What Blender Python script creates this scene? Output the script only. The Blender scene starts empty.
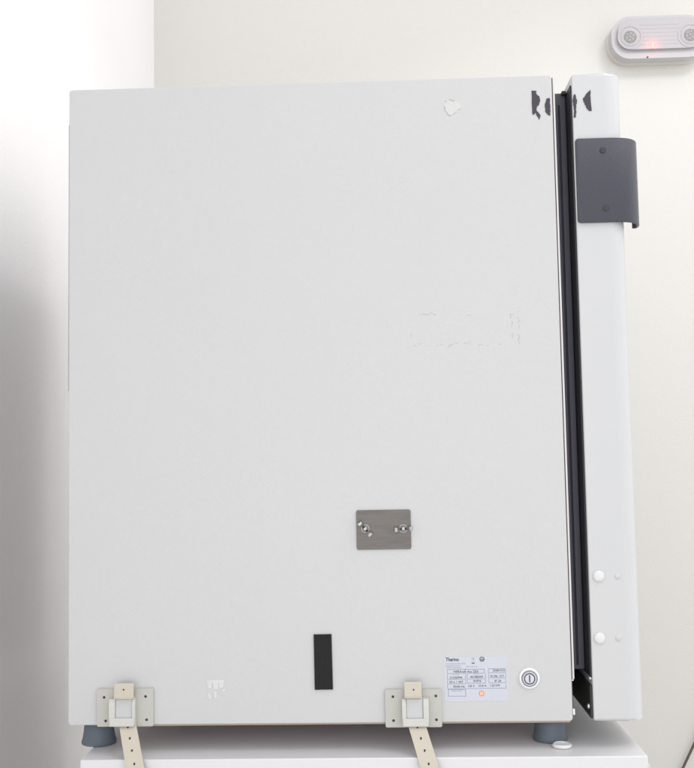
import bpy, bmesh, math, random
from mathutils import Vector, Matrix
random.seed(7)
S = bpy.context.scene
C = S.collection
R = math.radians

# ---------------------------------------------------------------- camera
cam = bpy.data.objects.new('camera', bpy.data.cameras.new('camera'))
C.objects.link(cam)
cam.data.sensor_fit = 'HORIZONTAL'; cam.data.sensor_width = 36.0
cam.data.lens = 1000.0 / 694.0 * 36.0
cam.data.clip_start = 0.02; cam.data.clip_end = 100
yaw, pitch, roll = 0.03573944, 0.07115894, 0.01811615
Mx = Matrix.Rotation(yaw, 3, 'Z') @ Matrix.Rotation(pitch, 3, 'X') @ Matrix.Rotation(roll, 3, 'Y')
cols = [Mx @ Vector((1, 0, 0)), Mx @ Vector((0, 0, 1)), -(Mx @ Vector((0, 1, 0)))]
M4 = Matrix((cols[0], cols[1], cols[2])).transposed().to_4x4()
M4.translation = Vector((0.43537, -1.36921, 0.358298))
cam.matrix_world = M4
S.camera = cam

# ---------------------------------------------------------------- light
S.view_settings.view_transform = 'Standard'; S.view_settings.look = 'None'
S.view_settings.exposure = 0.11; S.view_settings.gamma = 1.0
w = bpy.data.worlds.new('World'); S.world = w; w.use_nodes = True
bg = w.node_tree.nodes['Background']
bg.inputs['Color'].default_value = (0.985, 0.988, 1.0, 1); bg.inputs['Strength'].default_value = 1.42

def area(name, loc, aim, sx, sy, power, col=(1, 1, 1)):
    l = bpy.data.lights.new(name, 'AREA'); l.shape = 'RECTANGLE'; l.size = sx; l.size_y = sy
    l.energy = power; l.color = col
    o = bpy.data.objects.new(name, l); C.objects.link(o); o.location = loc
    o.rotation_euler = (Vector(aim) - Vector(loc)).to_track_quat('-Z', 'Y').to_euler()
    return o
def spot(name, loc, aim, power, size, blend, radius, col=(1, 1, 1)):
    l = bpy.data.lights.new(name, 'SPOT'); l.energy = power; l.spot_size = R(size); l.spot_blend = blend
    l.shadow_soft_size = radius; l.color = col
    o = bpy.data.objects.new(name, l); C.objects.link(o); o.location = loc
    o.rotation_euler = (Vector(aim) - Vector(loc)).to_track_quat('-Z', 'Y').to_euler()
    return o
spot('ceiling_downlight', (1.60, 0.45, 2.2), (1.60, 0.45, 0.0), 19, 129.8, 0.03, 0.16, (0.97, 0.98, 1.0))
area('ceiling_fixture', (1.50, -0.65, 1.95), (1.3, -0.45, 0.0), 1.0, 0.6, 9, (0.98, 0.99, 1.0))
area('left_wall_fill', (0.35, 0.35, 2.3), (0.2, 0.30, 0.0), 0.3, 0.6, 0.4, (1.0, 0.985, 0.97))  # unseen lamp added to lift the dim left wall beside the cabinet
area('front_fill', (0.40, -1.6, 0.20), (0.10, 0.0, 0.30), 1.2, 1.2, 3.2, (1.0, 0.985, 1.0))  # unseen fill lamp added in front to brighten the side panel evenly

# ---------------------------------------------------------------- materials
def mat(name, col, rough=0.5, metal=0.0, noise=0.0, nscale=40, bump=0.0, bscale=300, spec=0.5, aniso=None, trans=0.0, alpha=1.0, coat=0.0, sss=0.0):
    m = bpy.data.materials.new(name); m.use_nodes = True
    nt = m.node_tree; b = nt.nodes['Principled BSDF']
    b.inputs['Base Color'].default_value = (*col, 1); b.inputs['Roughness'].default_value = rough
    b.inputs['Metallic'].default_value = metal; b.inputs['Specular IOR Level'].default_value = spec
    b.inputs['Transmission Weight'].default_value = trans; b.inputs['Alpha'].default_value = alpha
    b.inputs['Coat Weight'].default_value = coat
    tc = nt.nodes.new('ShaderNodeTexCoord'); mp = nt.nodes.new('ShaderNodeMapping')
    nt.links.new(tc.outputs['Object'], mp.inputs['Vector'])
    if aniso: mp.inputs['Scale'].default_value = aniso
    if noise > 0:
        n = nt.nodes.new('ShaderNodeTexNoise'); n.inputs['Scale'].default_value = nscale; n.inputs['Detail'].default_value = 6
        nt.links.new(mp.outputs['Vector'], n.inputs['Vector'])
        mx = nt.nodes.new('ShaderNodeMix'); mx.data_type = 'RGBA'
        mx.inputs[6].default_value = (*[max(0, c * (1 - noise)) for c in col], 1)
        mx.inputs[7].default_value = (*[min(1, c * (1 + noise)) for c in col], 1)
        nt.links.new(n.outputs['Fac'], mx.inputs[0]); nt.links.new(mx.outputs[2], b.inputs['Base Color'])
        mr = nt.nodes.new('ShaderNodeMapRange'); mr.inputs[3].default_value = rough * 0.85; mr.inputs[4].default_value = min(1, rough * 1.15)
        nt.links.new(n.outputs['Fac'], mr.inputs[0]); nt.links.new(mr.outputs[0], b.inputs['Roughness'])
    if bump > 0:
        n2 = nt.nodes.new('ShaderNodeTexNoise'); n2.inputs['Scale'].default_value = bscale; n2.inputs['Detail'].default_value = 4
        nt.links.new(mp.outputs['Vector'], n2.inputs['Vector'])
        bp = nt.nodes.new('ShaderNodeBump'); bp.inputs['Strength'].default_value = bump; bp.inputs['Distance'].default_value = 0.0006
        nt.links.new(n2.outputs['Fac'], bp.inputs['Height']); nt.links.new(bp.outputs['Normal'], b.inputs['Normal'])
    return m
M = dict(
    panel=mat('powder_coat', (0.475, 0.475, 0.478), 0.38, noise=0.022, nscale=5, bump=0.35, bscale=700),
    door=mat('door_coat', (0.485, 0.488, 0.492), 0.32, noise=0.01, nscale=12, bump=0.18, bscale=900),
    frame=mat('frame_coat', (0.60, 0.57, 0.565), 0.4),
    housing=mat('housing_steel', (0.86, 0.74, 0.74), 0.45),
    seam=mat('seam_shadow_gap', (0.05, 0.035, 0.04), 0.7),
    gasket=mat('gasket_rubber', (0.046, 0.045, 0.064), 0.42, noise=0.15, nscale=60, bump=0.2, bscale=120),
    liner=mat('liner_black', (0.012, 0.011, 0.016), 0.5, noise=0.2, nscale=50),
    olive=mat('hinge_plate_dark', (0.020, 0.022, 0.019), 0.6, noise=0.2, nscale=80),
    handle=mat('handle_plastic', (0.034, 0.034, 0.050), 0.30, noise=0.10, nscale=260, bump=0.7, bscale=1400),
    blackscrew=mat('screw_black', (0.012, 0.012, 0.016), 0.35),
    foot=mat('foot_rubber', (0.098, 0.122, 0.150), 0.55, noise=0.12, nscale=60, bump=0.3, bscale=300),
    steel=mat('brushed_steel', (0.115, 0.106, 0.098), 0.28, metal=0.85, noise=0.28, nscale=26, aniso=(1, 1, 6), bump=0.5, bscale=60),
    chrome=mat('bright_nut_metal', (0.33, 0.325, 0.32), 0.14, metal=1.0),
    screwmetal=mat('screw_metal', (0.75, 0.76, 0.74), 0.3, metal=0.7),
    velcro=mat('velcro_black', (0.007, 0.006, 0.007), 0.9, noise=0.35, nscale=500, bump=1.0, bscale=1500),
    sticker=mat('sticker_paper', (0.47, 0.49, 0.54), 0.35, noise=0.02, nscale=60),
    ink=mat('ink_dark', (0.055, 0.05, 0.075), 0.6),
    inkgrey=mat('ink_grey', (0.20, 0.21, 0.30), 0.6),
    orange=mat('ink_orange', (0.80, 0.20, 0.06), 0.5),
    halo=mat('ink_pale_orange', (0.80, 0.62, 0.42), 0.5),
    bezel=mat('bezel_plastic', (0.68, 0.68, 0.69), 0.25),
    button=mat('button_plastic', (0.50, 0.50, 0.56), 0.3),
    btnring=mat('button_ring_grey', (0.24, 0.24, 0.27), 0.35),
    chip=mat('torn_tape_dark', (0.036, 0.030, 0.044), 0.6, noise=0.4, nscale=400, bump=0.5, bscale=700),
    glue=mat('dried_glue', (0.510, 0.510, 0.502), 0.3, noise=0.06, nscale=260, bump=1.0, bscale=240),
    gluelow=mat('glue_rim', (0.39, 0.39, 0.385), 0.4, noise=0.15, nscale=300),
    faint=mat('glue_dirt', (0.385, 0.38, 0.375), 0.6, noise=0.12, nscale=400),
    plate=mat('bracket_plastic', (0.42, 0.415, 0.38), 0.45, noise=0.03, nscale=80, bump=0.2, bscale=500),
    buckle=mat('buckle_plastic', (0.49, 0.485, 0.45), 0.3, noise=0.02, nscale=80),
    buckwin=mat('buckle_tongue_plastic', (0.44, 0.45, 0.45), 0.3),
    strap=mat('strap_vinyl', (0.46, 0.42, 0.35), 0.45, noise=0.05, nscale=90, bump=0.25, bscale=500),
    hole=mat('hole_dark', (0.03, 0.03, 0.026), 0.8),
    bench=mat('bench_laminate', (0.59, 0.585, 0.595), 0.34),
    cap=mat('cap_clear', (0.93, 0.93, 0.94), 0.2, trans=0.4, alpha=1.0),
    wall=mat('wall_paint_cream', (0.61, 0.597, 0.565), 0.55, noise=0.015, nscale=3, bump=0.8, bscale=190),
    wallL=mat('wall_paint_lifted', (0.84, 0.83, 0.825), 0.55, noise=0.015, nscale=3, bump=0.8, bscale=190),  # same paint as the back wall, lightened to make up for weak light
    floor=mat('floor_vinyl', (0.66, 0.65, 0.63), 0.4, noise=0.1, nscale=6),
    ehouse=mat('light_housing', (0.48, 0.47, 0.48), 0.5, noise=0.02, nscale=60),
    eback=mat('light_backplate', (0.60, 0.58, 0.53), 0.45),
    elens=mat('light_cover', (0.43, 0.41, 0.425), 0.30, noise=0.02, nscale=60, aniso=(1, 1, 30), spec=0.2),
    eref=mat('reflector_white', (0.36, 0.35, 0.35), 0.4),
    eled=mat('led_cluster_grey', (0.22, 0.21, 0.20), 0.4, metal=0.0, noise=0.6, nscale=180),
    plug=mat('plug_plastic', (0.585, 0.59, 0.59), 0.3),
    smallcap=mat('small_screw_coat', (0.48, 0.48, 0.49), 0.35),
    screwface=mat('screw_face_grey', (0.05, 0.05, 0.062), 0.35, metal=0.5),
    darknut=mat('nut_body_metal', (0.20, 0.195, 0.19), 0.25, metal=1.0),
    cable=mat('cable_brown', (0.10, 0.075, 0.055), 0.5, noise=0.2, nscale=60),
)
def glow(name, col, s):
    m = bpy.data.materials.new(name); m.use_nodes = True
    b = m.node_tree.nodes['Principled BSDF']; b.inputs['Base Color'].default_value = (*col, 1)
    b.inputs['Emission Color'].default_value = (*col, 1); b.inputs['Emission Strength'].default_value = s
    return m
M['led'] = glow('indicator_red', (1.0, 0.30, 0.24), 0.9)

# ---------------------------------------------------------------- helpers
def root(name, label, cat, loc, group=None):
    o = bpy.data.objects.new(name, None); C.objects.link(o); o.location = loc
    o.empty_display_size = 0.05; o['label'] = label; o['category'] = cat
    if group: o['group'] = group
    return o
def origin(o):
    v = Vector((0, 0, 0))
    while o: v = v + o.location; o = o.parent
    return v
def obj(name, bm, m, parent=None, label=None, smooth=None, at=None, keep_flat=True):
    bmesh.ops.recalc_face_normals(bm, faces=bm.faces)
    base = origin(parent); own = Vector(at) - base if at is not None else Vector((0, 0, 0))
    bmesh.ops.translate(bm, verts=bm.verts, vec=-(base + own))
    me = bpy.data.meshes.new(name); bm.to_mesh(me); bm.free()
    o = bpy.data.objects.new(name, me); C.objects.link(o); me.materials.append(m)
    o.location = own
    if parent: o.parent = parent
    if label: o['label'] = label
    if smooth is not None:
        for p in me.polygons: p.use_smooth = True
        me.set_sharp_from_angle(angle=R(smooth))
        for p in me.polygons:
            if keep_flat and (p.area > 0.0015 or len(p.vertices) > 4): p.use_smooth = False
    return o
def struct(name, bm, m):
    o = obj(name, bm, m); o['kind'] = 'structure'; return o
def box(bm, x0, x1, y0, y1, z0, z1, bev=0.0, seg=2, rot=None):
    r = bmesh.ops.create_cube(bm, size=1.0); vs = r['verts']
    for v in vs:
        v.co = Vector((x0 + (v.co.x + .5) * (x1 - x0), y0 + (v.co.y + .5) * (y1 - y0), z0 + (v.co.z + .5) * (z1 - z0)))
    if bev > 0:
        es = list({e for v in vs for e in v.link_edges})
        r2 = bmesh.ops.bevel(bm, geom=es, offset=bev, segments=seg, profile=0.5, affect='EDGES'); vs = list({v for f in r2['faces'] for v in f.verts} | {v for v in vs if v.is_valid})
    if rot:
        c = Vector(((x0 + x1) / 2, (y0 + y1) / 2, (z0 + z1) / 2))
        bmesh.ops.rotate(bm, verts=vs, cent=c, matrix=rot)
    return bm
def B(*a, **k): return box(bmesh.new(), *a, **k)
def prism_xz(bm, pts, y0, y1):
    """polygon in the XZ plane given thickness from y0 to y1"""
    a = [bm.verts.new((p[0], y0, p[1])) for p in pts]; b = [bm.verts.new((p[0], y1, p[1])) for p in pts]
    n = len(pts); bm.faces.new(a); bm.faces.new(list(reversed(b)))
    for i in range(n): bm.faces.new((a[i], b[i], b[(i + 1) % n], a[(i + 1) % n]))
    return bm
def prism_xy(bm, pts, z0, z1, bev=0.0, seg=3):
    a = [bm.verts.new((p[0], p[1], z0)) for p in pts]; b = [bm.verts.new((p[0], p[1], z1)) for p in pts]
    n = len(pts); f0 = bm.faces.new(a); f1 = bm.faces.new(list(reversed(b)))
    for i in range(n): bm.faces.new((a[i], b[i], b[(i + 1) % n], a[(i + 1) % n]))
    if bev > 0:
        bmesh.ops.bevel(bm, geom=list(f0.edges) + list(f1.edges), offset=bev, segments=seg, profile=0.5, affect='EDGES')
    return bm
def rrect(x0, x1, z0, z1, r, n=6):
    out = []
    for cx, cz, a0 in ((x1 - r, z1 - r, 0), (x0 + r, z1 - r, 90), (x0 + r, z0 + r, 180), (x1 - r, z0 + r, 270)):
        for k in range(n + 1):
            a = R(a0 + 90 * k / n); out.append((cx + r * math.cos(a), cz + r * math.sin(a)))
    return out
def lathe(bm, c, prof, axis='z', n=48):
    """prof: (radius, height) pairs revolved round an axis through c ('y' points at the viewer for negative heights)"""
    rings = []
    for r, h in prof:
        ring = []
        for k in range(n):
            a = 2 * math.pi * k / n; u, v = r * math.cos(a), r * math.sin(a)
            ring.append(bm.verts.new((c[0] + u, c[1] + v, c[2] + h) if axis == 'z' else (c[0] + u, c[1] + h, c[2] + v)))
        rings.append(ring)
    for i in range(len(rings) - 1):
        for k in range(n):
            bm.faces.new((rings[i][k], rings[i][(k + 1) % n], rings[i + 1][(k + 1) % n], rings[i + 1][k]))
    bm.faces.new(rings[0]); bm.faces.new(list(reversed(rings[-1])))
    return bm
def disc_hole(bm, x, z, r, y0, y1): return lathe(bm, (x, 0, z), [(r, y0), (r, y1)], 'y', 20)
def ring_y(bm, c, ro, ri, y0, y1, n=48):
    v = []
    for r, y in ((ro, y1), (ro, y0), (ri, y0), (ri, y1)):
        v.append([bm.verts.new((c[0] + r * math.cos(2 * math.pi * k / n), y, c[1] + r * math.sin(2 * math.pi * k / n))) for k in range(n)])
    for i in range(4):
        for k in range(n):
            bm.faces.new((v[i][k], v[i][(k + 1) % n], v[(i + 1) % 4][(k + 1) % n], v[(i + 1) % 4][k]))
    return bm
def tube(bm, pts, r, n=12):
    rings = []
    for i, p in enumerate(pts):
        p = Vector(p); d = (Vector(pts[min(i + 1, len(pts) - 1)]) - Vector(pts[max(i - 1, 0)])).normalized()
        u = d.orthogonal().normalized() if i == 0 else (u0 - d * u0.dot(d)).normalized()
        u0 = u; v = d.cross(u)
        rings.append([bm.verts.new(p + r * (math.cos(2 * math.pi * k / n) * u + math.sin(2 * math.pi * k / n) * v)) for k in range(n)])
    for i in range(len(rings) - 1):
        for k in range(n): bm.faces.new((rings[i][k], rings[i][(k + 1) % n], rings[i + 1][(k + 1) % n], rings[i + 1][k]))
    bm.faces.new(rings[0]); bm.faces.new(list(reversed(rings[-1])))
    return bm
def text_into(bm, s, x, z, h, y, bold=0.0, width=None, thick=0.0):
    """lettering lying on the plane y, left edge x, baseline z"""
    cu = bpy.data.curves.new('lettering', 'FONT'); cu.body = s; cu.size = h; cu.offset = bold; cu.resolution_u = 2
    t = bpy.data.objects.new('lettering', cu); C.objects.link(t)
    dg = bpy.context.evaluated_depsgraph_get(); me = bpy.data.meshes.new_from_object(t.evaluated_get(dg))
    bpy.data.objects.remove(t); bpy.data.curves.remove(cu)
    xs = [v.co.x for v in me.vertices]; sx = 1.0
    if width: sx = width / (max(xs) - min(xs))
    x_min = min(xs)
    b2 = bmesh.new(); b2.from_mesh(me); bpy.data.meshes.remove(me)
    vm = {v.index: bm.verts.new((x + (v.co.x - x_min) * sx, y, z + v.co.y)) for v in b2.verts}
    for f in b2.faces:
        try: bm.faces.new([vm[v.index] for v in f.verts])
        except ValueError: pass
    b2.free(); return bm
def line_rect(bm, x0, x1, z0, z1, t, y, sides='lrtb'):
    e = 0.00008
    if 't' in sides: box(bm, x0, x1, y - e, y, z1 - t, z1)
    if 'b' in sides: box(bm, x0, x1, y - e, y, z0, z0 + t)
    if 'l' in sides: box(bm, x0, x0 + t, y - e, y, z0 + t * 1.01, z1 - t * 1.01)
    if 'r' in sides: box(bm, x1 - t, x1, y - e, y, z0 + t * 1.01, z1 - t * 1.01)

W, H, D = 0.68, 0.88168, 0.66
ZB = -0.0372            # top of the bench
YW = 1.60               # back wall plane
XL = -0.2454            # left wall plane
ZF = -0.95              # floor

# ---------------------------------------------------------------- the room round it
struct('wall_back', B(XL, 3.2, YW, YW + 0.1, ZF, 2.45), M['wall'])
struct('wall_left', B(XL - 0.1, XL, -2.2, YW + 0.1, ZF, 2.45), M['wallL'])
struct('floor', B(XL, 3.2, -3.6, YW, ZF - 0.05, ZF), M['floor'])

# ---------------------------------------------------------------- bench
bx0, bx1, by0, by1 = 0.0255, 0.7687, -0.030, 0.78
b = root('bench', 'low white laminate bench standing under the big white cabinet', 'bench', (0.4, 0.4, ZF))
obj('worktop', B(bx0, bx1, by0, by1, ZB - 0.085, ZB, bev=0.0016), M['bench'], b, smooth=40)
obj('edge_trim', B(bx1 + 0.0001, bx1 + 0.0022, by0 + 0.0012, by1 - 0.002, ZB - 0.083, ZB - 0.0115, bev=0.0006), M['bench'], b)
zt_ = ZB - 0.0865
obj('side_panel', B(bx0, bx0 + 0.02, by0 + 0.001, by1, ZF + 0.06, zt_), M['bench'], b)
obj('side_panel', B(bx1 - 0.02, bx1, by0 + 0.001, by1, ZF + 0.06, zt_), M['bench'], b)
obj('back_panel', B(bx0 + 0.021, bx1 - 0.021, by1 - 0.02, by1, ZF + 0.06, zt_), M['bench'], b)
for k in range(2):
    x0 = bx0 + 0.021 + k * 0.351
    d = obj('door', B(x0, x0 + 0.3495, by0 + 0.0005, by0 + 0.02, ZF + 0.06, zt_ - 0.002, bev=0.001), M['bench'], b)
    obj('handle', B(x0 + (0.30 if k == 0 else 0.035), x0 + (0.314 if k == 0 else 0.049), by0 - 0.02, by0 + 0.0004, -0.40, -0.28, bev=0.003), M['screwmetal'], d)
obj('plinth', B(bx0 + 0.02, bx1 - 0.02, by0 + 0.05, by1 - 0.02, ZF, ZF + 0.0595), M['liner'], b)

# ---------------------------------------------------------------- the incubator cabinet
inc = root('incubator', 'large boxy off-white incubator cabinet with its thick door seen edge-on at the right', 'incubator', (W / 2, D / 2, ZB))
body = obj('housing', B(0.0015, W - 0.003, 0.0022, D, 0.0025, H - 0.002, bev=0.004), M['housing'], inc, smooth=40)
side = bmesh.new(); prism_xz(side, rrect(0, W - 0.0008, 0, H, 0.0045), 0.0, 0.0018)
fr = [f for f in side.faces if abs(f.normal.y) > .9]
side.normal_update()
fe = [e for e in side.edges if all(abs(v.co.y) < 1e-6 for v in e.verts)]
bmesh.ops.bevel(side, geom=fe, offset=0.0009, segments=2, profile=0.5, affect='EDGES')
sp = obj('side_panel', side, M['panel'], inc, smooth=35)
obj('bottom_edge_trim', B(0.07, W - 0.004, 0.0019, 0.0032, -0.0022, 0.0024), mat('edge_tan', (0.34, 0.27, 0.20), 0.6), inc)
bk = B(-0.0042, 0.0014, 0.012, D - 0.02, 0.455, 0.835)
obj('rear_cover', bk, mat('rear_cover_grey', (0.24, 0.23, 0.26), 0.5), inc)
obj('rear_cover', B(-0.0022, 0.0012, 0.012, D - 0.02, 0.02, 0.45), mat('rear_cover_light', (0.42, 0.40, 0.42), 0.5), inc)
# front frame the door closes on
obj('front_seam', B(W - 0.0028, W + 0.0006, 0.0032, D - 0.004, 0.006, H - 0.003), M['seam'], inc)
obj('front_frame', B(W + 0.0009, W + 0.0036, 0.0036, D - 0.005, 0.054, H - 0.0015, bev=0.0004), M['frame'], inc)
obj('catch_pin', lathe(bmesh.new(), (W + 0.0008, 0.002, 0.0535), [(0.0008, -0.002), (0.0014, -0.001), (0.0014, 0.002)], 'y', 16), M['screwmetal'], inc, smooth=40)
obj('catch_pin', B(W - 0.0005, W + 0.0022, -0.0006, 0.003, 0.008, 0.016, bev=0.0006), M['bezel'], inc)
# feet
def foot(x, y):
    pr = [(0.012, 0.0022 - 0.0), (0.0195, 0.0020), (0.0197, -0.006), (0.0192, -0.0105), (0.0202, -0.012), (0.0208, -0.019), (0.0226, -0.030), (0.0240, -0.0335), (0.0236, ZB + 0.0008), (0.021, ZB)]
    f = obj('foot', lathe(bmesh.new(), (x, y, 0), pr), M['foot'], inc, smooth=30)
for fx, fy in ((0.0280, 0.050), (0.6560, 0.050), (0.0385, D - 0.06), (0.6535, D - 0.06)): foot(fx, fy)

# surface marks and fittings on the side panel
def wob(pts, amp): return [(x + random.uniform(-amp, amp), z + random.uniform(-amp, amp)) for x, z in pts]
gl = bmesh.new(); cx, cz = (0.5400, 0.8404)
blob = []
for k in range(40):
    a = 2 * math.pi * k / 40; rr = 0.0113 + 0.0013 * math.sin(3 * a + 1) + 0.0008 * math.sin(7 * a) + random.uniform(-0.0009, 0.0009)
    if -0.9 < a - 2 * math.pi < -0.35: rr *= 1.12
    blob.append((cx + rr * math.cos(a), cz + rr * 0.95 * math.sin(a)))
prism_xz(gl, blob, -0.00018, -0.00005)
g0 = obj('glue_residue', gl, M['glue'], inc, label='round patch of dried glue near the top right of the side panel')
gr = bmesh.new()
for a0, a1 in ((165, 215), (222, 262), (66, 112), (275, 296), (322, 345), (128, 136)):
    n = max(3, int((a1 - a0) / 8)); o_ = []; i_ = []
    for k in range(n + 1):
        a = R(a0 + (a1 - a0) * k / n); r0 = 0.0116 + 0.0012 * math.sin(3 * a + 1) + random.uniform(-.0010, .0008); t = 0.0005 + random.uniform(0, .0010)
        o_.append((cx + r0 * math.cos(a), cz + r0 * .95 * math.sin(a))); i_.append((cx + (r0 - t) * math.cos(a), cz + (r0 - t) * .95 * math.sin(a)))
    prism_xz(gr, o_ + i_[::-1], -0.0005, -0.0001)
obj('glue_rim', gr, M['gluelow'], g0)
# white smear low on the left
sm = bmesh.new()
for (u0, u1, v0, v1) in [(0.1897, 0.2128, 0.0544, 0.0587), (0.1911, 0.1965, 0.048, 0.0547), (0.1979, 0.2046, 0.0466, 0.0546), (0.206, 0.2114, 0.0478, 0.0545), (0.191, 0.195, 0.0334, 0.0414), (0.1991, 0.2031, 0.0347, 0.044), (0.21, 0.2141, 0.0425, 0.0465)]: 
    prism_xz(sm, wob([(u0, v0), ((u0+u1)/2, v0), (u1, v0), (u1, (v0+v1)/2), (u1, v1), ((u0+u1)/2, v1), (u0, v1), (u0, (v0+v1)/2)], 0.0007), -0.0003 - random.uniform(0, .0001), -0.00005)
obj('paper_residue', sm, mat('paper_residue_white', (0.55, 0.55, 0.545), 0.5, noise=0.08, nscale=300, bump=.8, bscale=400), inc, label='small white scraped paper patch low on the panel')
# faint rectangle left by a removed label
def dash(p0, p1, dens, t0):
    ft = bmesh.new()
    p0, p1 = Vector(p0), Vector(p1); L = (p1 - p0).length; s = 0; d = (p1 - p0) / L; nrm = Vector((-d.y, d.x))
    while s < L:
        l = random.uniform(0.002, 0.007)
        if random.random() < dens * 0.85:
            o = random.uniform(-.0011, .0011); t = t0 * random.uniform(.5, 1.3); a = p0 + d * s + nrm * o; q = p0 + d * min(L, s + l) + nrm * (o + random.uniform(-.0014, .0014))
            mid = (a + q) / 2 + nrm * random.uniform(-.0005, .0005)
            prism_xz(ft, [a, mid, q, q + nrm * t * .4, mid + nrm * t, a + nrm * t * .5], -0.0002, -0.00005)
        s += l * random.uniform(.8, 1.5)
    if len(ft.faces): obj('label_outline', ft, M['faint'], inc)
    else: ft.free()
dash((0.4791, 0.5493), (0.5107, 0.5500), .9, .0009); dash((0.5107, 0.5500), (0.5791, 0.5484), .5, .0008); dash((0.4754, 0.5078), (0.5287, 0.5053), .3, .0007)
dash((0.5260, 0.5067), (0.5562, 0.5102), .9, .0009); dash((0.5561, 0.5074), (0.6229, 0.5032), .55, .0008); dash((0.6243, 0.5514), (0.6215, 0.5032), .8, .0010); dash((0.6132, 0.5462), (0.6137, 0.5144), .9, .0010); dash((0.6119, 0.5476), (0.6243, 0.5501), .8, .0009); dash((0.4777, 0.5479), (0.4754, 0.5078), .15, .0007)
# torn dark tape
def ragged(c_, amp=0.00045, n=4):
    out = []
    for i, p in enumerate(c_):
        q = c_[(i + 1) % len(c_)]; out.append(p)
        for k in range(1, n):
            t_ = k / n; out.append((p[0] + (q[0] - p[0]) * t_ + random.uniform(-amp, amp), p[1] + (q[1] - p[1]) * t_ + random.uniform(-amp, amp)))
    return out
ch = [[(0.6509, 0.8604), (0.6571, 0.8595), (0.6577, 0.8552), (0.6617, 0.8508), (0.6626, 0.8451), (0.6604, 0.8394), (0.6578, 0.8374), (0.6567, 0.8324), (0.6596, 0.8281), (0.6624, 0.8252), (0.6604, 0.8188), (0.6578, 0.8232), (0.6555, 0.8289), (0.6533, 0.8257), (0.6510, 0.8269)],
      [(0.6713, 0.8483), (0.6756, 0.8489), (0.6763, 0.8361), (0.6758, 0.8240), (0.6726, 0.8248), (0.6687, 0.8306), (0.6691, 0.8349), (0.6684, 0.8406), (0.6702, 0.8434)]]
for c_ in ch:
    bm = bmesh.new(); prism_xz(bm, ragged(c_), -0.0007, -0.00005); obj('torn_tape', bm, M['chip'], inc)
# steel port cover
x0, z1 = (0.3956, 0.2834); x1, z0 = (0.4696, 0.2301)
pc = obj('port_cover', prism_xz(bmesh.new(), rrect(x0, x1, z0, z1, 0.003), -0.0016, -0.0001), M['steel'], inc, smooth=40, label='small brushed steel plate held by two wing nuts')
def wing_nut(x, z, ang):
    bm = bmesh.new()
    lathe(bm, (x, 0, z), [(0.0066, -0.0017), (0.0062, -0.0024), (0.0042, -0.0026), (0.0036, -0.0066), (0.0028, -0.0074)], 'y', 28)
    nb = len(bm.faces)
    for s in (0, 180):
        a = R(ang + s); d = Vector((math.cos(a), math.sin(a))); n = Vector((-d.y, d.x))
        pts = [(0.0018, -0.0030), (0.0050, -0.0040), (0.0098, -0.0066), (0.0122, -0.0104), (0.0116, -0.0142), (0.0082, -0.0148), (0.0050, -0.0110), (0.0018, -0.0070)]
        A = []; Bv = []
        for r, y in pts:
            for sgn, L_ in ((1, A), (-1, Bv)):
                q = Vector((x, z)) + d * r + n * ((0.0011 + 0.16 * r) * sgn); L_.append(bm.verts.new((q.x, y, q.y)))
        bm.faces.new(A); bm.faces.new(Bv[::-1])
        for i in range(len(pts)): bm.faces.new((A[i], Bv[i], Bv[(i + 1) % len(pts)], A[(i + 1) % len(pts)]))
    lathe(bm, (x, 0, z), [(0.0021, -0.0065), (0.0021, -0.0098), (0.0015, -0.0102)], 'y', 20)
    o = obj('wing_nut', bm, M['chrome'], pc, smooth=35)
    o.data.materials.append(M['darknut'])
    for i_ in range(nb): o.data.polygons[i_].material_index = 1
wing_nut(*(0.4077, 0.2586), -48); wing_nut(*(0.4592, 0.2579), 4)
# black hook-and-loop strip
x0, z1 = (0.3353, 0.1176); x1, z0 = (0.3599, 0.0447)
obj('fastener_strip', prism_xz(bmesh.new(), [(x0, z1), (x1 - 0.0006, z1 + 0.0002), (x1 + 0.0002, z0), (x0 + 0.0004, z0 - 0.0002)], -0.0022, -0.0001), M['velcro'], inc, label='short black hook-and-loop strip on the panel')
# rating label
x0, z1 = (0.5096, 0.0858); x1, z0 = (0.5947, 0.0271)
st = obj('rating_label', prism_xz(bmesh.new(), rrect(x0, x1, z0, z1, 0.0012), -0.00025, -0.00003), M['sticker'], inc, label='pale blue rating sticker of small print')
LW, LH = x1 - x0, z1 - z0
def lx(u): return x0 + LW * (u - 443.6) / 65.0
def lz(v): return z1 - LH * (v - 657) / 44.0
yt = -0.00033; px = LW / 65.0
ink = bmesh.new()
text_into(ink, 'Thermo', lx(445.6), lz(661.2), 5.0 * px, yt, bold=0.00022, width=13.6 * px)
text_into(ink, 'HERAcell vios 250i', lx(453.5), lz(672.7), 3.3 * px, yt, bold=0.00006, width=25 * px)
text_into(ink, '51030994', lx(449.5), lz(678.6), 3.1 * px, yt, bold=0.00006, width=12.5 * px)
text_into(ink, '40188209', lx(470.2), lz(678.0), 3.1 * px, yt, bold=0.00006, width=13 * px)
text_into(ink, '50 x 1 007', lx(449.0), lz(682.8), 3.0 * px, yt, bold=0.00006, width=14 * px)
text_into(ink, 'INFN', lx(473.4), lz(682.0), 3.0 * px, yt, bold=0.00006, width=7.6 * px)
text_into(ink, '50/60 Hz', lx(452.8), lz(687.4), 3.1 * px, yt, bold=0.00006, width=11.6 * px)
text_into(ink, '120 V', lx(468.0), lz(687.0), 3.1 * px, yt, bold=0.00006, width=6.6 * px)
text_into(ink, '10.4 A', lx(478.6), lz(686.8), 3.1 * px, yt, bold=0.00006, width=8 * px)
text_into(ink, '1.25 kW', lx(490.2), lz(686.6), 3.1 * px, yt, bold=0.00006, width=10.2 * px)
text_into(ink, '20481510', lx(493.4), lz(671.9), 3.1 * px, yt, bold=0.00006, width=12 * px)
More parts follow.
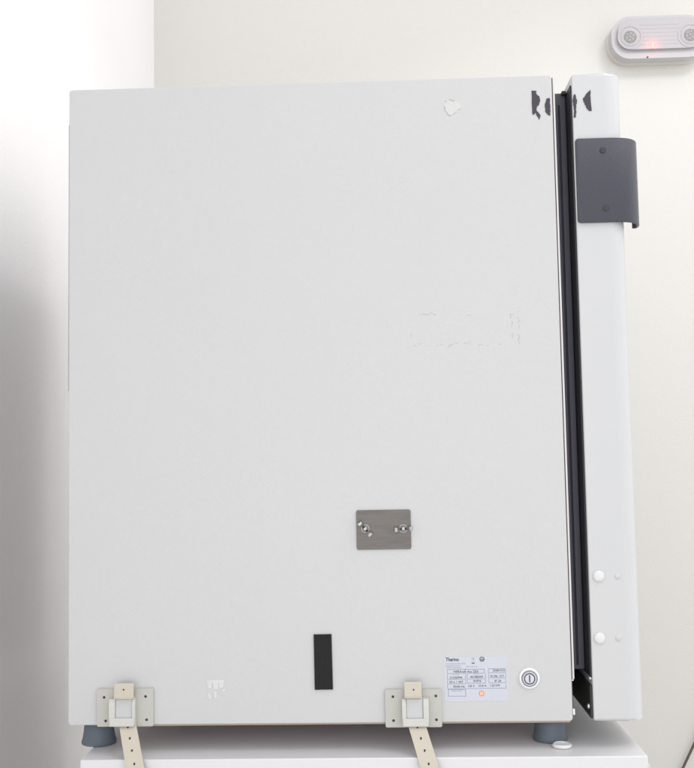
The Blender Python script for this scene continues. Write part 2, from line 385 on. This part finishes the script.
text_into(ink, 'R134a  C/T', lx(491.0), lz(677.4), 3.0 * px, yt, bold=0.00006, width=13.5 * px)
text_into(ink, 'IP 20', lx(495.0), lz(682.2), 3.1 * px, yt, bold=0.00006, width=6.6 * px)
ring_y(ink, (lx(482.7), lz(659.6)), 2.5 * px, 1.75 * px, yt - .00006, yt)
text_into(ink, 'sp', lx(481.2), lz(660.6), 3.2 * px, yt - .00002, bold=.00006, width=3.2 * px)
box(ink, lx(472.0), lx(475.2), yt - .00006, yt, lz(663.9), lz(663.0))
obj('printing', ink, M['ink'], st)
ig = bmesh.new()
text_into(ig, 'Thermo Electron LED GmbH', lx(445.6), lz(664.3), 1.9 * px, yt, width=20 * px)
text_into(ig, 'Robert-Bosch-Strasse 1', lx(445.6), lz(666.3), 1.9 * px, yt, width=15 * px)
text_into(ig, 'D-63505 Langenselbold', lx(445.6), lz(668.2), 1.9 * px, yt, width=15.6 * px)
text_into(ig, 'Made in Germany', lx(466.4), lz(667.2), 1.7 * px, yt, width=11.5 * px)
text_into(ig, 'Type', lx(464.2), lz(669.6), 1.5 * px, yt, width=2.6 * px)
text_into(ig, 'Art. No.', lx(452.0), lz(675.2), 1.7 * px, yt, width=7.4 * px)
text_into(ig, 'Ser. No.', lx(474.0), lz(674.6), 1.7 * px, yt, width=5 * px)
text_into(ig, 'Made for IEC', lx(451.2), lz(691.2), 1.9 * px, yt, width=10.5 * px)
t = 0.38 * px
line_rect(ig, lx(446.8), lx(485.0), lz(673.6), lz(669.3), t, yt)
line_rect(ig, lx(488.8), lx(506.5), lz(673.2), lz(669.0), t, yt)
line_rect(ig, lx(446.8), lx(465.8), lz(679.5), lz(673.9), t, yt, 'lrb'); line_rect(ig, lx(467.0), lx(486.0), lz(679.1), lz(673.9), t, yt, 'lrb')
line_rect(ig, lx(488.8), lx(506.5), lz(678.4), lz(673.5), t, yt, 'lrb')
line_rect(ig, lx(446.8), lx(465.8), lz(683.9), lz(679.8), t, yt, 'lrb'); line_rect(ig, lx(467.0), lx(486.0), lz(683.3), lz(679.4), t, yt, 'lrb')
line_rect(ig, lx(488.8), lx(506.5), lz(683.1), lz(678.7), t, yt, 'lrb')
line_rect(ig, lx(446.8), lx(506.5), lz(688.6), lz(684.2), t, yt, 'lrb')
line_rect(ig, lx(447.4), lx(465.4), lz(696.0), lz(689.2), t, yt)
# crossed-out bin
for a_, b_ in (((472.3, 658.3), (474.7, 662.4)), ((474.9, 658.3), (472.4, 662.4))):
    p, q = Vector((lx(a_[0]), lz(a_[1]))), Vector((lx(b_[0]), lz(b_[1]))); n = Vector((0.0002, 0))
    prism_xz(ig, [p, q, q + n, p + n], yt - .00006 - (0.00002 if a_[0] > 473 else 0), yt)
box(ig, lx(472.1), lx(475.1), yt - .00011, yt, lz(659.0), lz(658.5))
obj('fine_print', ig, M['inkgrey'], st)
oc = bmesh.new(); oz = (lx(481.4), lz(693.4))
ring_y(oc, oz, 2.55 * px, 1.75 * px, yt - .00008, yt)
for k in range(8):
    a = 2 * math.pi * k / 8; r_ = 2.8 * px
    lathe(oc, (oz[0] + r_ * math.cos(a), 0, oz[1] + r_ * math.sin(a)), [(0.42 * px, yt - .0001), (0.42 * px, yt)], 'y', 8)
lathe(oc, (oz[0], 0, oz[1]), [(0.75 * px, yt - .0001), (0.75 * px, yt)], 'y', 12)
obj('round_mark', oc, M['orange'], st)
obj('mark_ground', lathe(bmesh.new(), (oz[0], 0, oz[1]), [(1.7 * px, yt + .00003), (1.7 * px, yt + .00008 )], 'y', 32), M['halo'], st)
# power switch
sx, sz = (0.6230, 0.0566); pp = 0.00136
sw = obj('power_switch', lathe(bmesh.new(), (sx, 0, sz), [(10.3 * pp, -0.0001), (10.3 * pp, -0.0014), (9.6 * pp, -0.0028), (8.3 * pp, -0.0032), (7.9 * pp, -0.0026), (7.8 * pp, -0.0012)], 'y', 64), M['bezel'], inc, smooth=35, label='round white power switch with a grey button')
obj('button', lathe(bmesh.new(), (sx, 0, sz), [(7.5 * pp, -0.0013), (7.5 * pp, -0.0030), (7.0 * pp, -0.0036), (1 * pp, -0.0037)], 'y', 64), M['btnring'], sw, smooth=35)
obj('button_face', lathe(bmesh.new(), (sx, 0, sz), [(6.5 * pp, -0.0036), (6.5 * pp, -0.00385), (1 * pp, -0.0039)], 'y', 64), M['button'], sw)
sy = bmesh.new(); ring_y(sy, (sx, sz), 5.5 * pp, 4.5 * pp, -0.0041, -0.00385)
box(sy, sx - 0.55 * pp, sx + 0.55 * pp, -0.0041, -0.0038, sz - 3.4 * pp, sz + 3.4 * pp)
obj('power_symbol', sy, mat('symbol_black', (0.02, 0.018, 0.035), 0.4), sw)

# ---------------------------------------------------------------- the door (part of the incubator)
XI = W + 0.0268; XO = W + 0.0975
def door_outline(r=0.030):
    pts = [(XI, 0.0012), (XI + 0.0012, 0.0)]
    for k in range(11):
        a = R(-90 + 90 * k / 10); pts.append((XO - 0.026 + 0.026 * math.cos(a), r + r * math.sin(a)))
    for k in range(11):
        a = R(90 * k / 10); pts.append((XO - r + r * math.cos(a), D + 0.01 - r + r * math.sin(a)))
    pts += [(XI + 0.0012, D + 0.01), (XI, D + 0.009)]
    return pts
bm = prism_xy(bmesh.new(), door_outline(), -0.0005, H + 0.0005, bev=0.0035, seg=4)
dr = obj('door', bm, M['door'], inc, smooth=50)
ln = bmesh.new()
box(ln, XI - 0.0022, XI - 0.00005, 0.0035, D, 0.056, 0.8675, bev=0.0006)
obj('door_liner', ln, M['liner'], dr)
hp = obj('hinge_plate', B(XI - 0.0032, XI - 0.00005, 0.003, D, 0.0025, 0.0455, bev=0.0005), M['olive'], dr)
gk = bmesh.new()
ga, gb, gt = 0.036, D - 0.036, 0.8685
def gas(y0, y1, z0, z1, x0, x1, bev): box(gk, x0, x1, y0, y1, z0, z1, bev=bev)
for (y0, y1, z0, z1) in ((ga, ga + 0.014, 0.060, gt), (gb - 0.014, gb, 0.060, gt), (ga + 0.0141, gb - 0.0141, gt - 0.014, gt), (ga + 0.0141, gb - 0.0141, 0.060, 0.074)):
    gas(y0, y1, z0, z1, W + 0.0038, XI - 0.0024, 0.0012)
# ridge down the near run
tube(gk, [(W + 0.0110, ga + 0.0035, 0.066), (W + 0.0110, ga + 0.0035, gt - 0.018)], 0.0062, 28)
obj('gasket', gk, M['gasket'], dr, smooth=40)
obj('corner_clip', B(XI - 0.0085, XI - 0.0023, ga - 0.006, ga + 0.004, gt - 0.004, gt + 0.0015, bev=0.0012), M['liner'], dr)
for z in (0.0535, 0.0165):
    obj('hinge_screw', lathe(bmesh.new(), (0, 0, 0), [(0.0001, -0.0001), (0.0034, 0.0002), (0.0030, 0.0018), (0.0012, 0.0026)], 'z', 16), M['screwmetal'], dr)
    o = C.objects[-1] if False else dr.children[-1]
    o.location = Vector((XI - (0.0001 if z > .05 else 0.0033), 0.012, z)) - origin(dr); o.rotation_euler = (0, -math.pi / 2, 0)
    # geometry was made round the world origin and shifted by the root; put it back
    for v in o.data.vertices: v.co += origin(dr)
# handle: a bent plate that wraps round the front corner
zt = 0.7893; zb = 0.6712
t = 0.0038
path = [(0.7082, -0.0042)]
path += [(0.7300, -0.0042), (0.7400, -0.0042), (0.7500, -0.0042)]
for k in range(1, 25):      # elliptical sweep round the corner
    a = R(90 * k / 24); path.append((0.7500 + 0.0500 * math.sin(a) ** 1.0, -0.0042 + 0.041 * (1 - math.cos(a)) ** 1.35))
inner = []
for i, p in enumerate(path):
    a = Vector(path[max(i - 1, 0)]); c_ = Vector(path[min(i + 1, len(path) - 1)]); d = (c_ - a).normalized(); n = Vector((-d.y, d.x)); inner.append(Vector(p) + n * t)
tip = [(0.7992, 0.0412), (0.7972, 0.0432), (0.7942, 0.0436), (0.7926, 0.0420), (0.7930, 0.0395)]
outline = [Vector(p) for p in path] + [Vector(p) for p in tip] + inner[::-1]
bm = bmesh.new(); prism_xy(bm, outline, zb, zt)
# round the two corners of the flat end
ed = [e for e in bm.edges if all(v.co.x < 0.7095 for v in e.verts) and abs(e.verts[0].co.y - e.verts[1].co.y) > 0.003]
bmesh.ops.bevel(bm, geom=ed, offset=0.0045, segments=5, profile=0.5, affect='EDGES')
ed = [e for e in bm.edges if e.calc_face_angle(0) > R(50)]
bmesh.ops.bevel(bm, geom=ed, offset=0.0009, segments=2, profile=0.5, affect='EDGES')
obj('door_handle', bm, M['handle'], dr, smooth=40, keep_flat=False, label='charcoal plastic grip plate wrapped round the door edge')
for c_ in ((0.7454, 0.7714), (0.7467, 0.6902)):
    bm = bmesh.new(); cxx, czz = c_
    ring_y(bm, (cxx, czz), 0.0043, 0.0034, -0.0046, -0.0040, 28)
    lathe(bm, (cxx, 0, czz), [(0.0015, -0.0041), (0.0015, -0.00525), (0.0008, -0.0053)], 'y', 6)
    obj('handle_screw', bm, M['blackscrew'], dr)
    obj('screw_head', lathe(bmesh.new(), (cxx, 0, czz), [(0.0033, -0.0041), (0.0033, -0.0047), (0.0026, -0.0052)], 'y', 24), M['screwface'], dr, smooth=40)
for (u, r, h) in (((0.7197, 0.1903), 0.0078, 0.0030), ((0.7181, 0.1083), 0.0078, 0.0030), ((0.7450, 0.1898), 0.0042, 0.0014), ((0.7431, 0.1080), 0.0042, 0.0014)):
    big = r > .006
    bm = lathe(bmesh.new(), (u[0], 0, u[1]), [(r, -0.0001), (r, -h * .3), (r * .88, -h * .75), (r * .55, -h), (0.0004, -h * 1.08)] if big else [(r, -0.00012), (r * .8, -0.0009), (r * .35, -0.0011)], 'y', 36)
    obj('door_plug' if big else 'cap_screw', bm, M['plug'] if big else M['smallcap'] , dr, smooth=60)
for c_ in ([(0.7069, 0.8422), (0.7089, 0.8521), (0.7111, 0.8535), (0.7123, 0.8471), (0.7138, 0.8435), (0.7123, 0.8392), (0.7114, 0.8322), (0.7117, 0.8265), (0.7103, 0.8201), (0.7075, 0.8201), (0.7088, 0.8294), (0.7081, 0.8365)],
           [(0.7320, 0.8585), (0.7321, 0.8443), (0.7329, 0.8287), (0.7293, 0.8288), (0.7254, 0.8346), (0.7223, 0.8418), (0.7215, 0.8468), (0.7253, 0.8516), (0.7289, 0.8558)]):
    bm = bmesh.new(); prism_xz(bm, ragged(c_), -0.0007, -0.00005); obj('torn_tape', bm, M['chip'], dr)

# ---------------------------------------------------------------- restraint brackets with straps
def px_pts(l): return l
def bracket(label, plate, holes, buckle, win, stub, stubhole, tail, tailholes):
    (x0, z1), (x1, z0) = plate
    r0 = root('strap_bracket', label, 'strap bracket', ((x0 + x1) / 2, -0.001, z0), 'restraint brackets on the lower edge of the panel')
    bm = bmesh.new()
    prism_xz(bm, rrect(x0, x1, z0, z1, 0.0015), -0.0044, -0.0001)
    fe = [e for e in bm.edges if all(v.co.y < -0.004 for v in e.verts)]
    bmesh.ops.bevel(bm, geom=fe, offset=0.0008, segments=2, profile=0.5, affect='EDGES')
    pl = obj('mounting_plate', bm, M['plate'], r0, smooth=40)
    for h in holes:
        b2 = bmesh.new(); lathe(b2, (h[0], 0, h[1]), [(0.0018, -0.0040), (0.0018, -0.00455), (0.0010, -0.0048)], 'y', 20)
        obj('rivet', b2, M['hole'], pl)
    (a0, c1), (a1, c0) = buckle; (b0, d1), (b1, d0) = win
    bk_ = None
    # two side cheeks, a lower bridge and a curved tongue
    for (s0, s1) in ((a0, b0), (b1, a1)):
        fb = bmesh.new()
        prism_yz(fb, [(-0.0046, c0), (-0.0135, c0 + 0.001), (-0.0150, c0 + 0.006), (-0.0145, c1 - 0.008), (-0.0120, c1 - 0.001), (-0.0046, c1)], s0, s1)
        c_ = obj('buckle_cheek', fb, M['buckle'], bk_ or r0)
    tg = bmesh.new()
    prism_yz(tg, [(-0.0050, d0 - 0.003), (-0.0115, d0 - 0.003), (-0.0135, d0 + 0.003), (-0.0125, (d0 + d1) / 2), (-0.0118, d1 - 0.002), (-0.0095, d1), (-0.0050, d1)], b0 + 0.0003, b1 - 0.0003)
    obj('buckle_tongue', tg, M['buckwin'], r0)
    br = bmesh.new(); box(br, a0 + 0.001, a1 - 0.001, -0.0162, -0.0137, c0 + 0.0005, d0 + 0.003, bev=0.0008)
    obj('buckle_bridge', br, M['buckle'], r0)
    (s0, t1), (s1, t0) = stub
    sb = bmesh.new(); prism_yz(sb, [(-0.0050, t0 - 0.003), (-0.0160, t0 - 0.001), (-0.0165, t0 + 0.002), (-0.0142, t1 - 0.002), (-0.0125, t1), (-0.0108, t1 - 0.001), (-0.0135, t0 + 0.003), (-0.0046, t0)], s0, s1)
    so = obj('strap_end', sb, M['strap'], r0)
    b2 = bmesh.new(); lathe(b2, (stubhole[0], 0, stubhole[1]), [(0.0011, -0.0140), (0.0011, -0.0156)], 'y', 16)
    obj('strap_eyelet', b2, M['hole'], so)
    tl = bmesh.new(); rows = []
    n = 24; ys = lambda s: -0.0085 - 0.030 * min(1, max(0, s) / 0.55)  if s < 0.55 else -0.0385 + 0.002 * (s - .55)
    Ls = []
    for k in range(n + 1):
        s = k / n
        # quadratic through three measured stations (top, mid, bottom)
        def q(i): 
            p0, p1, p2 = tail[0][i], tail[1][i], tail[2][i]; s2 = s * 1.0
            return tuple(p0[j] * (1 - s2) * (1 - 2 * s2) + p1[j] * 4 * s2 * (1 - s2) + p2[j] * s2 * (2 * s2 - 1) for j in (0, 1))
        l, r_ = q(0), q(1); y = ys(s)
        rows.append([tl.verts.new((l[0], y, l[1])), tl.verts.new((r_[0], y, r_[1])), tl.verts.new((r_[0], y + .0016, r_[1])), tl.verts.new((l[0], y + .0016, l[1]))]); Ls.append((l, r_, y))
    for k in range(n):
        for j in range(4): tl.faces.new((rows[k][j], rows[k][(j + 1) % 4], rows[k + 1][(j + 1) % 4], rows[k + 1][j]))
    tl.faces.new(rows[0]); tl.faces.new(rows[-1][::-1])
    to = obj('strap_tail', tl, M['strap'], r0, smooth=40)
    for (t_, hw_) in tailholes:
        kk = t_ * n; k0 = min(n - 1, int(kk)); fr_ = kk - k0
        a_, b_ = Ls[k0], Ls[k0 + 1]; mixv = lambda p, q_: p + (q_ - p) * fr_
        l = [mixv(a_[0][i], b_[0][i]) for i in (0, 1)]; r_ = [mixv(a_[1][i], b_[1][i]) for i in (0, 1)]; y = mixv(a_[2], b_[2])
        cx_, cz_ = l[0] + (r_[0] - l[0]) * hw_, (l[1] + r_[1]) / 2
        ty, tz = b_[2] - a_[2], (b_[0][1] - a_[0][1]); sl = ty / tz if tz else 0
        b2 = bmesh.new(); vs0 = []; vs1 = []
        for k in range(16):
            a = 2 * math.pi * k / 16; dx_, dz_ = 0.0013 * math.cos(a), 0.0015 * math.sin(a)
            vs0.append(b2.verts.new((cx_ + dx_, y - 0.0003 + sl * dz_, cz_ + dz_))); vs1.append(b2.verts.new((cx_ + dx_, y + 0.0010 + sl * dz_, cz_ + dz_)))
        b2.faces.new(vs0); b2.faces.new(vs1[::-1])
        for k in range(16): b2.faces.new((vs0[k], vs1[k], vs1[(k + 1) % 16], vs0[(k + 1) % 16]))
        obj('strap_hole', b2, M['hole'], to)
def prism_yz(bm, pts, x0, x1):
    a = [bm.verts.new((x0, p[0], p[1])) for p in pts]; b_ = [bm.verts.new((x1, p[0], p[1])) for p in pts]; n = len(pts)
    fs = [bm.faces.new(a), bm.faces.new(b_[::-1])]
    for i in range(n): fs.append(bm.faces.new((a[i], b_[i], b_[(i + 1) % n], a[(i + 1) % n])))
    es = list({e for f in fs for e in f.edges})
    bmesh.ops.bevel(bm, geom=es, offset=0.0005, segments=2, profile=0.5, affect='EDGES', clamp_overlap=True)
    return bm
bracket('grey plastic strap bracket at the bottom left corner of the panel, above a blue-grey foot',
        ((0.0409, 0.0488), (0.1173, -0.0010)), [(0.0505, 0.0378), (0.1069, 0.0385), (0.0526, 0.0066), (0.1083, 0.0077)],
        ((0.0595, 0.0380), (0.0947, 0.0012)), ((0.0679, 0.0383), (0.0909, 0.0098)),
        ((0.0669, 0.0581), (0.0932, 0.0387)), (0.0799, 0.0501),
        [((0.0712, 0.0063), (0.0941, 0.0061)), ((0.0868, -0.0378), (0.1108, -0.0380)), ((0.1051, -0.0963), (0.1296, -0.0939))],
        [(0.075, .5), (0.225, .5), (0.375, .5), (0.525, .5), (0.675, .5)])
bracket('grey plastic strap bracket beside the pale blue rating sticker',
        ((0.4300, 0.0444), (0.5052, -0.0052)), [(0.4404, 0.0351), (0.4977, 0.0355), (0.4406, 0.0038), (0.4978, 0.0044)],
        ((0.4521, 0.0346), (0.4876, -0.0021)), ((0.4578, 0.0353), (0.4802, 0.0058)),
        ((0.4556, 0.0563), (0.4785, 0.0361)), (0.4680, 0.0464),
        [((0.4584, 0.0030), (0.4818, 0.0028)), ((0.4721, -0.0405), (0.4961, -0.0407)), ((0.4884, -0.0984), (0.5136, -0.0960))],
        [(0.075, .5), (0.225, .5), (0.375, .5), (0.525, .5), (0.675, .5)])

# ---------------------------------------------------------------- clear plastic cap by the right foot
r0 = root('plastic_cap', 'small clear plastic cap lying by the right foot', 'cap', (0.6655, 0.012, ZB))
bm = bmesh.new(); c_ = (0.6655, 0.012, ZB)
prof = [(0.0100, 0.0003), (0.0122, 0.0003), (0.0132, 0.0012), (0.0134, 0.0028), (0.0126, 0.0036), (0.0112, 0.0050), (0.0104, 0.0052), (0.0100, 0.0046), (0.0098, 0.0014)]
lathe(bm, c_, prof, 'z', 40)
obj('rim', bm, M['cap'], r0, smooth=50)
obj('disc', lathe(bmesh.new(), c_, [(0.0097, 0.0006), (0.0097, 0.0013)], 'z', 40), M['cap'], r0)

# ---------------------------------------------------------------- emergency light on the back wall
ex, ez = 1.2732, 1.5775
hw, hh = 0.1387, 0.0716 * 0.90
el = root('emergency_light', 'white twin-lamp emergency light with a red indicator on the back wall', 'emergency light', (ex, YW, ez))
def stad(bm, cx, cz, hw, hh, y0, y1, bev=0.0, seg=3, k=1.0):
    prism_xz(bm, rrect(cx - hw, cx + hw, cz - hh, cz + hh, hh * k * 0.999, 12), y1, y0)
    if bev:
        fe = [e for e in bm.edges if all(abs(v.co.y - y1) < 1e-6 for v in e.verts)]
        bmesh.ops.bevel(bm, geom=fe, offset=bev, segments=seg, profile=0.5, affect='EDGES')
    return bm
q = hh / 24.0        # one step of the fixture's own grid
obj('back_plate', stad(bmesh.new(), ex, ez - 0.2 * q, hw + 1.6 * q, hh + 0.5 * q, YW - 0.0003, YW - 0.022, 0.004, k=.9), M['eback'], el, smooth=40)
obj('housing', stad(bmesh.new(), ex, ez, hw, hh, YW - 0.0203, YW - 0.058, 0.006, 4, k=.85), M['ehouse'], el, smooth=40)
obj('lens_cover', stad(bmesh.new(), ex, ez + 2.2 * q, hw - 6.0 * q, hh - 6.6 * q, YW - 0.0583, YW - 0.070, 0.008, 5, k=.92), M['elens'], el, smooth=50)
rb = bmesh.new()
for k in range(6):
    z = ez - 10.5 * q + k * 4.4 * q; box(rb, ex - hw * .42, ex + hw * .42, YW - 0.0704, YW - 0.0698, z, z + 1.6 * q, bev=0.0004)
obj('cover_ribs', rb, M['elens'], el)
for s in (-1, 1):
    lx_ = ex + s * 0.0877; lz_ = 1.5736
    bm = bmesh.new(); ring_y(bm, (lx_, lz_), 13.5 * q, 11.8 * q, YW - 0.0712, YW - 0.0698, 48)
    lathe(bm, (lx_, 0, lz_), [(11.0 * q, YW - 0.0699), (10.2 * q, YW - 0.0712), (8.0 * q, YW - 0.0722)], 'y', 48)
    hd = obj('lamp_head', bm, M['elens'], el, smooth=50)
    bm = bmesh.new(); lathe(bm, (lx_, 0, lz_), [(7.0 * q, YW - 0.0723), (6.9 * q, YW - 0.0730), (6.2 * q, YW - 0.0734)], 'y', 32)
    fc = obj('lamp_face', bm, M['eled'], hd, smooth=40)
    bm = bmesh.new()
    for (dx, dz) in [(0, 0)] + [(4.0 * q * math.cos(R(60 * k + 15)), 4.0 * q * math.sin(R(60 * k + 15))) for k in range(6)]:
        lathe(bm, (lx_ + dx, 0, lz_ + dz), [(1.1 * q, YW - 0.0735), (0.9 * q, YW - 0.0740), (0.4 * q, YW - 0.0743)], 'y', 12)
    obj('lamp_bulbs', bm, M['eref'], hd, smooth=50)
lx0, lz0 = (1.2492, 1.5458)
obj('indicator_lamp', B(lx0 - 1.0 * q, lx0 + 1.0 * q, YW - 0.0722, YW - 0.0700, lz0 - 3.2 * q, lz0 + 3.2 * q, bev=0.0008), M['led'], el)
tx0, tz0 = (1.2372, 1.5155)
il = bpy.data.lights.new('indicator_glow', 'POINT'); il.energy = 0.016; il.color = (1, 0.12, 0.08); il.shadow_soft_size = 0.003
io = bpy.data.objects.new('indicator_glow', il); C.objects.link(io); io.location = (lx0, YW - 0.085, lz0)
obj('test_button', lathe(bmesh.new(), (tx0, 0, tz0), [(1.0 * q, YW - 0.0583), (1.0 * q, YW - 0.0600)], 'y', 16), M['blackscrew'], el)

# ---------------------------------------------------------------- cable at the lower right
cb = bmesh.new()
(c0x, c0z), (c1x, c1z) = (1.3028, -0.4851), (1.2690, -0.5490)
dx, dz = c0x - c1x, c0z - c1z
pts = []
for k in range(-9, 10):
    s = k * 0.8; bend = -0.00035 * s * s * (1 if s > 0 else -1)
    pts.append((c1x + dx * s + bend * 2, 1.588 , c1z + dz * s))
tube(cb, pts, 0.0036, 12)
o = obj('cable', cb, M['cable'], None, smooth=60, at=(c1x, 1.588, c1z))
o['label'] = 'dark brown cable slanting down the back wall in the lower right corner'; o['category'] = 'cable'
